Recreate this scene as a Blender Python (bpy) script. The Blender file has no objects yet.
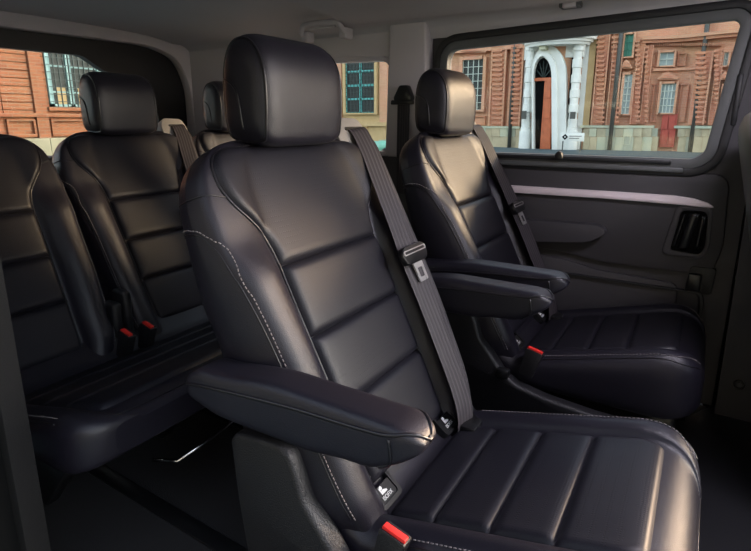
import bpy, bmesh, math, random
from mathutils import Vector, Matrix
from mathutils.bvhtree import BVHTree

random.seed(7)
S = bpy.context.scene
COL = S.collection

# ------------------------------------------------------------------ camera, sky, sun, exposure
W_, H_ = 751, 551
FPX, PX, PY = 522.0, 375.5, 245.0
PITCH, YAW = math.radians(13.5), math.radians(32.1)
CAM = Vector((0, 0, 1.02))
cd = bpy.data.cameras.new('camera'); cam = bpy.data.objects.new('camera', cd); COL.objects.link(cam)
cd.sensor_fit = 'HORIZONTAL'; cd.sensor_width = 36; cd.lens = FPX / W_ * 36
cd.shift_y = (PY - H_ / 2) / W_
cd.clip_start = 0.02; cd.clip_end = 500
cam.location = CAM
cam.rotation_euler = (math.pi / 2 - PITCH, 0, YAW)
S.camera = cam

wd = bpy.data.worlds.new('sky'); S.world = wd; wd.use_nodes = True
nt = wd.node_tree; nt.nodes.clear()
wo = nt.nodes.new('ShaderNodeOutputWorld'); bg = nt.nodes.new('ShaderNodeBackground')
sk = nt.nodes.new('ShaderNodeTexSky'); sk.sky_type = 'NISHITA'; sk.sun_disc = False
sk.sun_elevation = math.radians(24); sk.sun_rotation = math.radians(60); sk.air_density = 1.0; sk.dust_density = 1.5; sk.ozone_density = 1.0
hs = nt.nodes.new('ShaderNodeHueSaturation'); hs.inputs['Saturation'].default_value = 0.5
nt.links.new(sk.outputs[0], hs.inputs['Color']); nt.links.new(hs.outputs[0], bg.inputs[0])
bg.inputs[1].default_value = 0.68
nt.links.new(bg.outputs[0], wo.inputs[0])

sl = bpy.data.lights.new('sun', 'SUN'); sun = bpy.data.objects.new('sun', sl); COL.objects.link(sun)
sl.energy = 6.5; sl.angle = math.radians(12); sl.color = (1.0, 0.68, 0.42)
sun.rotation_euler = Vector((0.60, 0.70, 0.26)).to_track_quat('Z', 'Y').to_euler()

S.view_settings.view_transform = 'Standard'; S.view_settings.look = 'None'
S.view_settings.gamma = 1.0; S.view_settings.use_curve_mapping = False
S.view_settings.exposure = 0.35

# ------------------------------------------------------------------ pixel helpers
_h = Vector((-math.sin(YAW), math.cos(YAW), 0)); _r = Vector((math.cos(YAW), math.sin(YAW), 0)); _z = Vector((0, 0, 1))
_f = _h * math.cos(PITCH) - _z * math.sin(PITCH); _u = _h * math.sin(PITCH) + _z * math.cos(PITCH)
def pix(u, v, ax, val):
    d = _f * FPX + _r * (u - PX) - _u * (v - PY)
    return CAM + d * ((val - CAM[ax]) / d[ax])

# ------------------------------------------------------------------ materials
def mat(name, col, rough=.5, metal=0, bump=0, bscale=200, spec=.5, vary=0, vscale=6, coat=0, kind='noise', col2=None, sheen=0):
    m = bpy.data.materials.new(name); m.use_nodes = True
    n = m.node_tree.nodes; l = m.node_tree.links; b = n['Principled BSDF']
    b.inputs['Base Color'].default_value = (*col, 1); b.inputs['Roughness'].default_value = rough
    b.inputs['Metallic'].default_value = metal; b.inputs['Specular IOR Level'].default_value = spec
    b.inputs['Coat Weight'].default_value = coat
    if sheen:
        b.inputs['Sheen Weight'].default_value = sheen; b.inputs['Sheen Roughness'].default_value = .4
    tc = n.new('ShaderNodeTexCoord')
    if vary:
        t = n.new('ShaderNodeTexNoise'); t.inputs['Scale'].default_value = vscale; t.inputs['Detail'].default_value = 5
        l.new(tc.outputs['Object'], t.inputs['Vector'])
        mx = n.new('ShaderNodeMix'); mx.data_type = 'RGBA'
        c2 = col2 if col2 else tuple(c * (1 - vary) for c in col)
        mx.inputs['A'].default_value = (*[min(1, c * (1 + vary * .5)) for c in col], 1); mx.inputs['B'].default_value = (*c2, 1)
        l.new(t.outputs['Fac'], mx.inputs['Factor']); l.new(mx.outputs['Result'], b.inputs['Base Color'])
    if bump:
        if kind == 'voronoi':
            t = n.new('ShaderNodeTexVoronoi'); t.feature = 'DISTANCE_TO_EDGE'; out = 'Distance'
        else:
            t = n.new('ShaderNodeTexNoise'); t.inputs['Detail'].default_value = 3; out = 'Fac'
        t.inputs['Scale'].default_value = bscale
        l.new(tc.outputs['Object'], t.inputs['Vector'])
        bp = n.new('ShaderNodeBump'); bp.inputs['Strength'].default_value = bump; bp.inputs['Distance'].default_value = .0015
        l.new(t.outputs[out], bp.inputs['Height']); l.new(bp.outputs[0], b.inputs['Normal'])
    return m

LEATHER = mat('navy_black_leather', (.0120, .0108, .0175), .40, bump=.35, bscale=420, kind='voronoi', spec=.45, vary=.25, vscale=9)
def perforated():
    m = mat('perforated_leather', (.012, .012, .015), .46, spec=.34)
    n = m.node_tree.nodes; l = m.node_tree.links; b = n['Principled BSDF']
    tc = n.new('ShaderNodeTexCoord'); t = n.new('ShaderNodeTexVoronoi'); t.inputs['Scale'].default_value = 190; t.inputs['Randomness'].default_value = .25
    l.new(tc.outputs['Object'], t.inputs['Vector'])
    r = n.new('ShaderNodeValToRGB'); r.color_ramp.elements[0].position = .16; r.color_ramp.elements[1].position = .34
    r.color_ramp.elements[0].color = (0, 0, 0, 1)
    l.new(t.outputs['Distance'], r.inputs['Fac'])
    bp = n.new('ShaderNodeBump'); bp.inputs['Strength'].default_value = .24; bp.inputs['Distance'].default_value = .001
    l.new(r.outputs['Color'], bp.inputs['Height']); l.new(bp.outputs[0], b.inputs['Normal'])
    mx = n.new('ShaderNodeMix'); mx.data_type = 'RGBA'; mx.inputs['A'].default_value = (.005, .005, .007, 1); mx.inputs['B'].default_value = (.0100, .0095, .0145, 1)
    l.new(r.outputs['Color'], mx.inputs['Factor']); l.new(mx.outputs['Result'], b.inputs['Base Color'])
    return m
PERF = perforated()
PIPE = mat('piping_leather', (.010, .009, .012), .30)
STITCH = mat('pale_stitch_thread', (.20, .18, .185), .7)
PLASTIC = mat('grained_black_plastic', (.0095, .0092, .0112), .46, bump=1.0, bscale=330, spec=.5)
SMOOTHBLK = mat('smooth_black_plastic', (.008, .008, .009), .32)
DARKTRIM = mat('charcoal_trim', (.048, .045, .050), .55, bump=.3, bscale=500)
BLACKTRIM = mat('black_window_trim', (.010, .010, .012), .5, bump=.2, bscale=400)
GREYTRIM = mat('warm_grey_trim', (.58, .54, .56), .75, bump=.15, bscale=600)
HEADLINER = mat('grey_headliner_cloth', (.58, .55, .57), .95, bump=.4, bscale=900, vary=.06, vscale=3)
BEZEL = mat('grey_belt_guide_plastic', (.22, .205, .19), .6, bump=.2, bscale=500)
GASKET = mat('grey_window_surround', (.10, .105, .105), .5, bump=.15, bscale=500)
SILVER = mat('brushed_silver_trim', (.85, .74, .77), .40, metal=.1, bump=.05, bscale=200)
CHROME = mat('bright_steel', (.75, .75, .75), .18, metal=1)
STEEL = mat('satin_steel', (.58, .57, .57), .35, metal=.7)
WEB = None
def webbing():
    m = mat('seat_belt_webbing', (.035, .032, .036), .6, spec=.35)
    n = m.node_tree.nodes; l = m.node_tree.links; b = n['Principled BSDF']
    uv = n.new('ShaderNodeUVMap'); uv.uv_map = 'uv'; sp = n.new('ShaderNodeSeparateXYZ'); l.new(uv.outputs[0], sp.inputs[0])
    w = n.new('ShaderNodeMath'); w.operation = 'MULTIPLY'; w.inputs[1].default_value = 5 * 2 * math.pi; l.new(sp.outputs[0], w.inputs[0])
    s = n.new('ShaderNodeMath'); s.operation = 'SINE'; l.new(w.outputs[0], s.inputs[0])
    mx = n.new('ShaderNodeMix'); mx.data_type = 'RGBA'; mx.inputs['A'].default_value = (.030, .026, .030, 1); mx.inputs['B'].default_value = (.062, .054, .060, 1)
    l.new(s.outputs[0], mx.inputs['Factor']); l.new(mx.outputs['Result'], b.inputs['Base Color'])
    bp = n.new('ShaderNodeBump'); bp.inputs['Strength'].default_value = .3; bp.inputs['Distance'].default_value = .001
    l.new(s.outputs[0], bp.inputs['Height']); l.new(bp.outputs[0], b.inputs['Normal'])
    return m
WEB = webbing()
RED = mat('red_buckle_button', (.75, .03, .025), .35)
WHITEPRINT = mat('white_print', (.7, .7, .7), .6)
CARPET = mat('black_carpet', (.014, .013, .014), .95, bump=.8, bscale=350)
RUBBER = mat('grey_door_seal', (.008, .0078, .008), .85, bump=.5, spec=.2, bscale=300)

def glass(name, tint=(.86, .93, .93)):
    m = bpy.data.materials.new(name); m.use_nodes = True
    n = m.node_tree.nodes; l = m.node_tree.links; n.remove(n['Principled BSDF'])
    o = n['Material Output']; t = n.new('ShaderNodeBsdfTransparent'); t.inputs[0].default_value = (*tint, 1)
    g = n.new('ShaderNodeBsdfGlossy'); g.inputs['Roughness'].default_value = .03
    fr = n.new('ShaderNodeFresnel'); fr.inputs[0].default_value = 1.35
    mx = n.new('ShaderNodeMixShader'); l.new(fr.outputs[0], mx.inputs[0]); l.new(t.outputs[0], mx.inputs[1]); l.new(g.outputs[0], mx.inputs[2])
    l.new(mx.outputs[0], o.inputs[0])
    return m
GLASS = glass('clear_side_glass', (.93, .96, .95))

def brick_mat(name, c1, c2, mortar, scale=1.0):
    m = mat(name, c1, .9)
    n = m.node_tree.nodes; l = m.node_tree.links; b = n['Principled BSDF']
    tc = n.new('ShaderNodeTexCoord'); sp = n.new('ShaderNodeSeparateXYZ'); l.new(tc.outputs['Object'], sp.inputs[0])
    ad = n.new('ShaderNodeMath'); l.new(sp.outputs[0], ad.inputs[0]); l.new(sp.outputs[1], ad.inputs[1])
    cb = n.new('ShaderNodeCombineXYZ'); l.new(ad.outputs[0], cb.inputs[0]); l.new(sp.outputs[2], cb.inputs[1])
    t = n.new('ShaderNodeTexBrick'); t.inputs['Scale'].default_value = scale
    t.inputs['Brick Width'].default_value = .28; t.inputs['Row Height'].default_value = .085; t.inputs['Mortar Size'].default_value = .010
    t.inputs['Color1'].default_value = (*c1, 1); t.inputs['Color2'].default_value = (*c2, 1); t.inputs['Mortar'].default_value = (*mortar, 1)
    l.new(cb.outputs[0], t.inputs['Vector'])
    no = n.new('ShaderNodeTexNoise'); no.inputs['Scale'].default_value = .8; no.inputs['Detail'].default_value = 6; l.new(tc.outputs['Object'], no.inputs['Vector'])
    mx = n.new('ShaderNodeMix'); mx.data_type = 'RGBA'; mx.blend_type = 'MULTIPLY'; mx.inputs['Factor'].default_value = .45
    l.new(t.outputs['Color'], mx.inputs['A']); l.new(no.outputs['Color'], mx.inputs['B']); 
    g = n.new('ShaderNodeMix'); g.data_type = 'RGBA'; g.inputs['Factor'].default_value = .5
    l.new(mx.outputs['Result'], g.inputs['A']); l.new(t.outputs['Color'], g.inputs['B'])
    l.new(g.outputs['Result'], b.inputs['Base Color'])
    bp = n.new('ShaderNodeBump'); bp.inputs['Strength'].default_value = .5; bp.inputs['Distance'].default_value = .02
    l.new(t.outputs['Fac'], bp.inputs['Height']); bp.invert = True; l.new(bp.outputs[0], b.inputs['Normal'])
    return m
BRICK = brick_mat('palace_brick', (.62, .25, .13), (.52, .19, .095), (.56, .33, .22))
BRICKPALE = brick_mat('pale_palace_brick', (.66, .32, .18), (.57, .26, .145), (.60, .38, .25))
BRICKDEEP = brick_mat('street_brick', (.31, .105, .042), (.24, .076, .030), (.26, .14, .08))
STONE = mat('weathered_stone', (.50, .43, .27), .9, vary=.45, vscale=1.3, bump=.5, bscale=8, col2=(.26, .36, .30))
STONES = [STONE, mat('sandy_stone', (.52, .43, .27), .9, vary=.4, vscale=1.6, bump=.5, bscale=8), mat('greenish_stone', (.40, .41, .30), .9, vary=.4, vscale=1.6, bump=.5, bscale=8), mat('worn_stone', (.46, .40, .26), .9, vary=.5, vscale=2.2, bump=.5, bscale=8)]
STUCCO = mat('ochre_stucco', (.52, .36, .17), .9, vary=.3, vscale=2)
WHITESTONE = mat('white_portal_stone', (.72, .72, .66), .8, vary=.2, vscale=2)
PIPEMAT = mat('dark_drainpipe', (.06, .06, .05), .6)
WOOD = mat('reddish_door_wood', (.55, .14, .05), .5, vary=.4, vscale=4)
REDDOOR = mat('dark_red_door_paint', (.42, .06, .035), .5, vary=.3, vscale=3)
PANEDARK = mat('old_window_pane', (.03, .035, .03), .45, spec=.25)
PANEGREY = mat('curtained_window_pane', (.30, .36, .34), .5, spec=.3)
FRAMEPALE = mat('pale_window_frame', (.55, .60, .52), .7)
FRAMETEAL = mat('teal_window_frame', (.10, .42, .38), .6)
FRAMEAQUA = mat('pale_aqua_window_frame', (.24, .38, .36), .6)
IRON = mat('dark_iron_grille', (.03, .045, .04), .6)
SHUTTER = mat('green_shutter', (.04, .20, .13), .6)
INSIDEDARK = mat('dark_doorway', (.004, .004, .004), .9, spec=.1)
PAVE = mat('grey_paving', (.075, .105, .11), .9, vary=.25, spec=.2, vscale=.6, bump=.3, bscale=5)
CARGREEN = mat('mint_car_paint', (.16, .42, .30), .3, coat=.5)

# ------------------------------------------------------------------ mesh helpers
def tag(o, label=None, cat=None, group=None, kind=None):
    if label: o['label'] = label
    if cat: o['category'] = cat
    if group: o['group'] = group
    if kind: o['kind'] = kind
    return o
def empty(name, loc=(0, 0, 0), rz=0):
    o = bpy.data.objects.new(name, None); COL.objects.link(o); o.location = loc; o.rotation_euler = (0, 0, rz); o.empty_display_size = .1
    return o
def link(name, me, m, parent=None, smooth=True, loc=None):
    o = bpy.data.objects.new(name, me); COL.objects.link(o)
    if m: me.materials.append(m)
    if smooth:
        for p in me.polygons: p.use_smooth = True
    if parent: o.parent = parent
    if loc: o.location = loc
    return o
def fix(me):
    bm = bmesh.new(); bm.from_mesh(me); bmesh.ops.recalc_face_normals(bm, faces=bm.faces); bm.to_mesh(me); bm.free()
def mesh(name, V, F, m, parent=None, smooth=True, recalc=True, loc=None):
    me = bpy.data.meshes.new(name); me.from_pydata([tuple(v) for v in V], [], F); me.update()
    if recalc: fix(me)
    return link(name, me, m, parent, smooth, loc)
def loft(loops, closed=True, cap=True):
    V = []; F = []; n = len(loops[0])
    for L in loops: V += [tuple(p) for p in L]
    for i in range(len(loops) - 1):
        for j in range(n if closed else n - 1):
            k = (j + 1) % n
            F.append((i * n + j, i * n + k, (i + 1) * n + k, (i + 1) * n + j))
    if cap == 'strip':
        for base in (0, (len(loops) - 1) * n):
            hf = n // 2; dup = len(V); V += [V[base + a] for a in range(n)]
            for j in range(n // 4):
                for q in ([j, j + 1, hf - j - 1, hf - j], [(n - j) % n, n - j - 1, hf + j + 1, hf + j]):
                    q = [a for i, a in enumerate(q) if a not in q[:i]]
                    if len(q) > 2: F.append(tuple(dup + a for a in q))
    elif cap and closed:
        for base in (0, (len(loops) - 1) * n):
            c = len(V); V.append(tuple(sum((Vector(V[base + j]) for j in range(n)), Vector()) / n))
            for j in range(n): F.append((base + j, base + (j + 1) % n, c))
    return V, F
def crom(P, n, closed=True):
    P = [Vector(p) for p in P]; N = len(P); out = []
    segs = N if closed else N - 1
    for k in range(n):
        t = k / n * segs if closed else k / (n - 1) * segs
        i = min(int(t), segs - 1); f = t - i
        if closed: a, b, c, d = P[(i - 1) % N], P[i], P[(i + 1) % N], P[(i + 2) % N]
        else: a, b, c, d = P[max(i - 1, 0)], P[i], P[i + 1], P[min(i + 2, N - 1)]
        out.append(.5 * ((2 * b) + (c - a) * f + (2 * a - 5 * b + 4 * c - d) * f * f + (3 * b - a - 3 * c + d) * f ** 3))
    return out
def interp(tab, t):
    if t <= tab[0][0]: return tab[0][1]
    for (a, x), (b, y) in zip(tab, tab[1:]):
        if t <= b:
            f = (t - a) / (b - a); f = f * f * (3 - 2 * f); return x + (y - x) * f
    return tab[-1][1]
def tube_data(P, r, n=8, closed=False):
    P = [Vector(p) for p in P]; loops = []; N = len(P); up = None
    for i, p in enumerate(P):
        a = P[(i - 1) % N] if closed or i > 0 else p; b = P[(i + 1) % N] if closed or i < N - 1 else p
        d = (b - a).normalized() if (b - a).length > 1e-9 else Vector((0, 0, 1))
        if up is None: up = Vector((0, 0, 1)) if abs(d.z) < .9 else Vector((1, 0, 0))
        s = d.cross(up).normalized(); u2 = s.cross(d).normalized(); up = u2
        loops.append([p + (s * math.cos(q * 2 * math.pi / n) + u2 * math.sin(q * 2 * math.pi / n)) * r for q in range(n)])
    if closed:
        loops.append(loops[0]); return loft(loops, cap=False)
    return loft(loops)
def tube(name, P, r, m, parent=None, n=8, closed=False):
    V, F = tube_data(P, r, n, closed); return mesh(name, V, F, m, parent)
def merge(parts):
    V = []; F = []
    for v, f in parts:
        o = len(V); V += list(v); F += [tuple(i + o for i in q) for q in f]
    return V, F
def box_data(x0, x1, y0, y1, z0, z1):
    V = [(x0, y0, z0), (x1, y0, z0), (x1, y1, z0), (x0, y1, z0), (x0, y0, z1), (x1, y0, z1), (x1, y1, z1), (x0, y1, z1)]
    return V, [(0, 3, 2, 1), (4, 5, 6, 7), (0, 1, 5, 4), (1, 2, 6, 5), (2, 3, 7, 6), (3, 0, 4, 7)]
def bevel_me(me, w, seg=2):
    bm = bmesh.new(); bm.from_mesh(me)
    bmesh.ops.remove_doubles(bm, verts=bm.verts, dist=1e-6)
    es = [e for e in bm.edges if len(e.link_faces) == 2 and e.calc_face_angle(0) > .35]
    bmesh.ops.bevel(bm, geom=es, offset=w, segments=seg, profile=.5, affect='EDGES', clamp_overlap=True)
    bmesh.ops.recalc_face_normals(bm, faces=bm.faces); bm.to_mesh(me); bm.free()
def box(name, x0, x1, y0, y1, z0, z1, m, parent=None, bev=0, seg=2):
    V, F = box_data(x0, x1, y0, y1, z0, z1)
    me = bpy.data.meshes.new(name); me.from_pydata(V, [], F); me.update()
    if bev: bevel_me(me, bev, seg)
    else: fix(me)
    o = link(name, me, m, parent, smooth=False)
    if bev: smooth_auto(o)
    return o
def smooth_auto(o, ang=40):
    me = o.data
    for p in me.polygons: p.use_smooth = True
    bm = bmesh.new(); bm.from_mesh(me)
    for e in bm.edges:
        if len(e.link_faces) == 2 and e.calc_face_angle(0) > math.radians(ang): e.smooth = False
    bm.to_mesh(me); bm.free()
def prism(name, poly, ax, a0, a1, m, parent=None, bev=0, seg=2):
    """poly: 2-D points; ax = extrusion axis ('y': poly in x,z; 'x': poly in y,z; 'z': poly in x,y)"""
    def P(p, a): return {'y': (p[0], a, p[1]), 'x': (a, p[0], p[1]), 'z': (p[0], p[1], a)}[ax]
    n = len(poly); V = [P(p, a0) for p in poly] + [P(p, a1) for p in poly]
    F = [tuple(range(n)), tuple(range(n, 2 * n))] + [(i, (i + 1) % n, n + (i + 1) % n, n + i) for i in range(n)]
    me = bpy.data.meshes.new(name); me.from_pydata(V, [], F); me.update(); fix(me)
    if bev: bevel_me(me, bev, seg)
    o = link(name, me, m, parent, smooth=False); smooth_auto(o)
    return o
def rrect(cx, cz, hw, hh, r, n=6):
    out = []
    for (sx, sz, a0) in ((1, 1, 0), (-1, 1, 90), (-1, -1, 180), (1, -1, 270)):
        for k in range(n + 1):
            a = math.radians(a0 + 90 * k / n)
            out.append((cx + sx * (hw - r) + r * math.cos(a), cz + sz * (hh - r) + r * math.sin(a)))
    return out
def round_poly(P, r, n=5):
    out = []; N = len(P)
    rr = r if isinstance(r, (list, tuple)) else [r] * N
    for i in range(N):
        p = Vector(P[i]); a = Vector(P[i - 1]) - p; b = Vector(P[(i + 1) % N]) - p
        q = min(rr[i], a.length * .45, b.length * .45); s = p + a.normalized() * q; e = p + b.normalized() * q
        for k in range(n + 1):
            t = k / n; out.append(tuple(s * (1 - t) ** 2 + p * 2 * t * (1 - t) + e * t * t))
    return out
def frame_data(outer, inner, ax, a0, a1):
    """ring between two loops of equal length, extruded"""
    def P(p, a): return {'y': (p[0], a, p[1]), 'x': (a, p[0], p[1]), 'z': (p[0], p[1], a)}[ax]
    n = len(outer)
    return loft([[P(p, a0) for p in outer], [P(p, a0) for p in inner], [P(p, a1) for p in inner], [P(p, a1) for p in outer], [P(p, a0) for p in outer]], cap=False)
def frame(name, outer, inner, ax, a0, a1, m, parent=None, bev=0):
    V, F = frame_data(outer, inner, ax, a0, a1)
    me = bpy.data.meshes.new(name); me.from_pydata([tuple(v) for v in V], [], F); me.update()
    bm = bmesh.new(); bm.from_mesh(me); bmesh.ops.remove_doubles(bm, verts=bm.verts, dist=1e-6); bmesh.ops.recalc_face_normals(bm, faces=bm.faces); bm.to_mesh(me); bm.free()
    if bev: bevel_me(me, bev)
    o = link(name, me, m, parent, smooth=False); smooth_auto(o)
    return o
def outer_match(inner, rect):
    """outer rectangle loop with one vertex per inner vertex (radial projection)"""
    x0, x1, z0, z1 = rect; cx = sum(p[0] for p in inner) / len(inner); cz = sum(p[1] for p in inner) / len(inner)
    out = []
    for p in inner:
        dx, dz = p[0] - cx, p[1] - cz
        ts = []
        if dx > 1e-9: ts.append((x1 - cx) / dx)
        if dx < -1e-9: ts.append((x0 - cx) / dx)
        if dz > 1e-9: ts.append((z1 - cz) / dz)
        if dz < -1e-9: ts.append((z0 - cz) / dz)
        t = min(ts); out.append([cx + dx * t, cz + dz * t])
    for c in ((x0, z0), (x0, z1), (x1, z0), (x1, z1)):
        k = min(range(len(out)), key=lambda i: (out[i][0] - c[0]) ** 2 + (out[i][1] - c[1]) ** 2); out[k] = list(c)
    return [tuple(p) for p in out]
def offset_loop(loop, d):
    n = len(loop); cx = sum(p[0] for p in loop) / n; cz = sum(p[1] for p in loop) / n; out = []
    for i in range(n):
        a = Vector(loop[i - 1]); b = Vector(loop[(i + 1) % n]); t = (b - a).normalized(); nn = Vector((t.y, -t.x))
        if nn.dot(Vector(loop[i]) - Vector((cx, cz))) < 0: nn = -nn
        out.append((loop[i][0] + nn.x * d, loop[i][1] + nn.y * d))
    return out
def copy_tree(o, parent=None, skip=()):
    c = o.copy(); COL.objects.link(c); c.parent = parent
    for ch in list(o.children):
        if ch in skip: continue
        copy_tree(ch, c, skip)
    return c
def bvh_of(o):
    me = o.data; return BVHTree.FromPolygons([v.co.copy() for v in me.vertices], [tuple(p.vertices) for p in me.polygons])
def stitch_data(P, step=.0085, ln=.0055, r=.0011, lift=.001, normals=None):
    """dashes along a polyline"""
    P = [Vector(p) for p in P]; out = []; acc = 0.0; nxt = 0.0
    for i in range(len(P) - 1):
        a, b = P[i], P[i + 1]; L = (b - a).length
        if L < 1e-6: continue
        while nxt <= acc + L:
            f = (nxt - acc) / L; c = a.lerp(b, f); d = (b - a).normalized()
            nn = normals[i] if normals else Vector((0, 0, 1))
            c = c + nn * lift
            out.append(tube_data([c - d * ln / 2, c + d * ln / 2], r, 5)); nxt += step
        acc += L
    return merge(out)
def snap(bv, P, lift=0.0):
    P = [Vector(p) for p in P]; out = []; N = []
    for it in range(4):
        P = [bv.find_nearest(p)[0] for p in P]
        P = [P[0]] + [(P[i - 1] + P[i] * 2 + P[i + 1]) / 4 for i in range(1, len(P) - 1)] + [P[-1]]
    for p in P:
        h, n, i, d = bv.find_nearest(Vector(p))
        if (Vector(p) - h).dot(n) < 0 and False: n = -n
        out.append(h + n * lift); N.append(n)
    return out, N
def sm(x):
    x = max(0, min(1, x)); return math.sqrt(max(0, 1 - (1 - x) ** 2))
def clus(f): return .45 * f + .55 * (.5 - .5 * math.cos(math.pi * f))
def patch(name, bv, grid, ray, m, parent, h=.010, edge=.028, sink=-.004, crease=None):
    """padded panel laid on a body: grid[i][j] start points, cast along ray, raised by a rounded pillow"""
    R = len(grid); Q = len(grid[0]); V = []; F = []
    for i in range(R):
        for j in range(Q):
            p = Vector(grid[i][j]); hit, n, k, d = bv.ray_cast(p, Vector(ray))
            if hit is None: hit, n, k, d = bv.find_nearest(p)
            if n.dot(Vector(ray)) > 0: n = -n
            wd_ = (Vector(grid[i][-1]) - Vector(grid[i][0])).length; ht = (Vector(grid[-1][j]) - Vector(grid[0][j])).length
            da = clus(min(j, Q - 1 - j) / (Q - 1)) * wd_; db = clus(min(i, R - 1 - i) / (R - 1)) * ht
            V.append(hit - Vector(ray) * (sink + h * sm(da / edge) * sm(db / edge)))
    for i in range(R - 1):
        for j in range(Q - 1): F.append((i * Q + j, i * Q + j + 1, (i + 1) * Q + j + 1, (i + 1) * Q + j))
    o = mesh(name, V, F, m, parent, recalc=False)
    me = o.data
    if sum((p.normal for p in me.polygons), Vector()).dot(Vector(ray)) > 0: me.flip_normals()
    return o

# ================================================================== THE SEAT (built once, copied)
RA = math.radians(26); BO = Vector((-.455, 0, .29)); BT = Vector((-math.sin(RA), 0, math.cos(RA))); BN = Vector((math.cos(RA), 0, math.sin(RA)))
def bpos(s, t, n): return BO + Vector((0, s, 0)) + BT * t + BN * n
TOP = .785
def back_loop(t, N=72):
    w = interp([(-.04, .25), (.08, .280), (.3, .294), (.6, .306)], t)
    d = interp([(-.04, .17), (.2, .18), (.45, .14), (.66, .10), (.77, .09)], t)
    b = interp([(-.04, .022), (.06, .034), (.3, .036), (.48, .028), (.585, .003), (.77, -.003)], t)
    tau = max(0, (t - .54) / (TOP - .54)); ws = (1 - min(tau, .9995) ** 3.6) ** (1 / 3.6)
    tn = max(0, (t - .705) / (TOP - .705)); ns = (1 - min(tn, .9995) ** 2.2) ** (1 / 2.2)
    w *= max(ws, .45)
    half = [(0, -.008), (.22, -.008), (.42, -.009), (.585, -.010), (.64, b * .45 - .004), (.74, b * .95), (.84, b), (.92, b * .78), (.975, b * .25 - .008), (1, -.04), (1.0, -.5 * d), (.975, -.8 * d), (.9, -.97 * d), (.7, -1.02 * d), (.35, -1.04 * d), (0, -1.05 * d)]
    P = half + [(-a, c) for a, c in half[-2:0:-1]]
    nc = -.045
    L = crom([(a * w, nc + (c - nc) * ns, 0) for a, c in P], N)
    return [bpos(p.x, t, p.y) for p in L]

def mirror_curve(P): return [(-s, t, n) for s, t, n in P]

def make_backrest(parent):
    ts = [-.04 + .02 * i for i in range(36)]
    ts = [t for t in ts if t < .66] + [.66, .68, .70, .715, .73, .742, .753, .762, .77, .777, .782, .785]
    V, F = loft([back_loop(t) for t in ts])
    body = mesh('backrest', V, F, LEATHER, parent); bv = bvh_of(body)
    ray = -BN
    # padded panels
    def rows(t0, t1, n, sfun, Q=31):
        g = []
        for i in range(n):
            t = t0 + (t1 - t0) * clus(i / (n - 1)); s = sfun(t); g.append([bpos(-s + 2 * s * clus(j / (Q - 1)), t, .2) for j in range(Q)])
        return g
    lo = lambda t: interp([(.0, .158), (.2, .166), (.5, .172)], t)
    for t0, t1 in ((.035, .2012), (.1988, .3522), (.3498, .5052)):
        p = patch('back_panel', bv, rows(t0, t1, 17, lo), ray, PERF, body, h=.0185, edge=.020, sink=-.003)
    upc = crom([(.5028, .172, 0), (.54, .177, 0), (.575, .189, 0), (.605, .210, 0), (.635, .234, 0), (.67, .250, 0), (.70, .253, 0), (.725, .246, 0), (.745, .226, 0), (.762, .185, 0)], 120, False)
    def upf(t):
        for a, b in zip(upc, upc[1:]):
            if t <= b.x: return a.y + (b.y - a.y) * max(0, (t - a.x) / max(1e-6, b.x - a.x))
        return upc[-1].y
    patch('upper_back_panel', bv, rows(.5028, .760, 33, upf, 45), ray, PERF, body, h=.0165, edge=.020, sink=-.003)
    # piping round the panels
    edge = [(-lo(t), t) for t in [.03 + i * .02 for i in range(24)]] + [(-upf(t), t) for t in [.506 + i * .0108 for i in range(24)]]
    edge += [(s, .764) for s in [-.13 + .02 * i for i in range(14)]]
    edge += [(-a, t) for a, t in edge[:48][::-1]]
    pts = []; nrm = []
    for s, t in edge:
        h, n, i, d = bv.ray_cast(bpos(s, t, .2), ray)
        if h: pts.append(h + n * .001); nrm.append(n)
    tube('panel_piping', pts, .0027, PIPE, body, 6)
    # shoulder seam and stitched side seam, both sides
    st = []
    for sg in (1, -1):
        C1 = [(.262, .03, .01), (.276, .12, .012), (.280, .22, .014), (.281, .33, .012), (.281, .42, .006), (.283, .50, -.004), (.285, .56, -.016), (.288, .595, -.032), (.288, .612, -.055), (.285, .618, -.085), (.27, .622, -.105)]
        c = crom([bpos(sg * s, t, n) for s, t, n in C1], 120, False)
        q, nn = snap(bv, c, .0006); tube('side_seam', q, .0018, PIPE, body, 6)
        C2 = [(s - .005, t, n + .006) for s, t, n in C1[:6]] + [(.285, .565, -.008), (.288, .602, -.028), (.29, .621, -.055), (.287, .627, -.085), (.27, .631, -.105)]
        c = crom([bpos(sg * s, t, n) for s, t, n in C2], 160, False)
        q, nn = snap(bv, c, .0006); st.append(stitch_data(q, normals=nn))
        C3 = [(.236, .655, .0), (.262, .66, -.012), (.275, .665, -.03), (.272, .668, -.06), (.262, .67, -.09)]
        c = crom([bpos(sg * s, t, n) for s, t, n in C3], 30, False)
        q, nn = snap(bv, c, .0004); tube('shoulder_seam', q, .0018, PIPE, body, 6)
    V, F = merge(st); tag(mesh('stitching', V, F, STITCH, body), kind='stuff', label='pale contrast stitching along the bolster seam')
    return body

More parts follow.
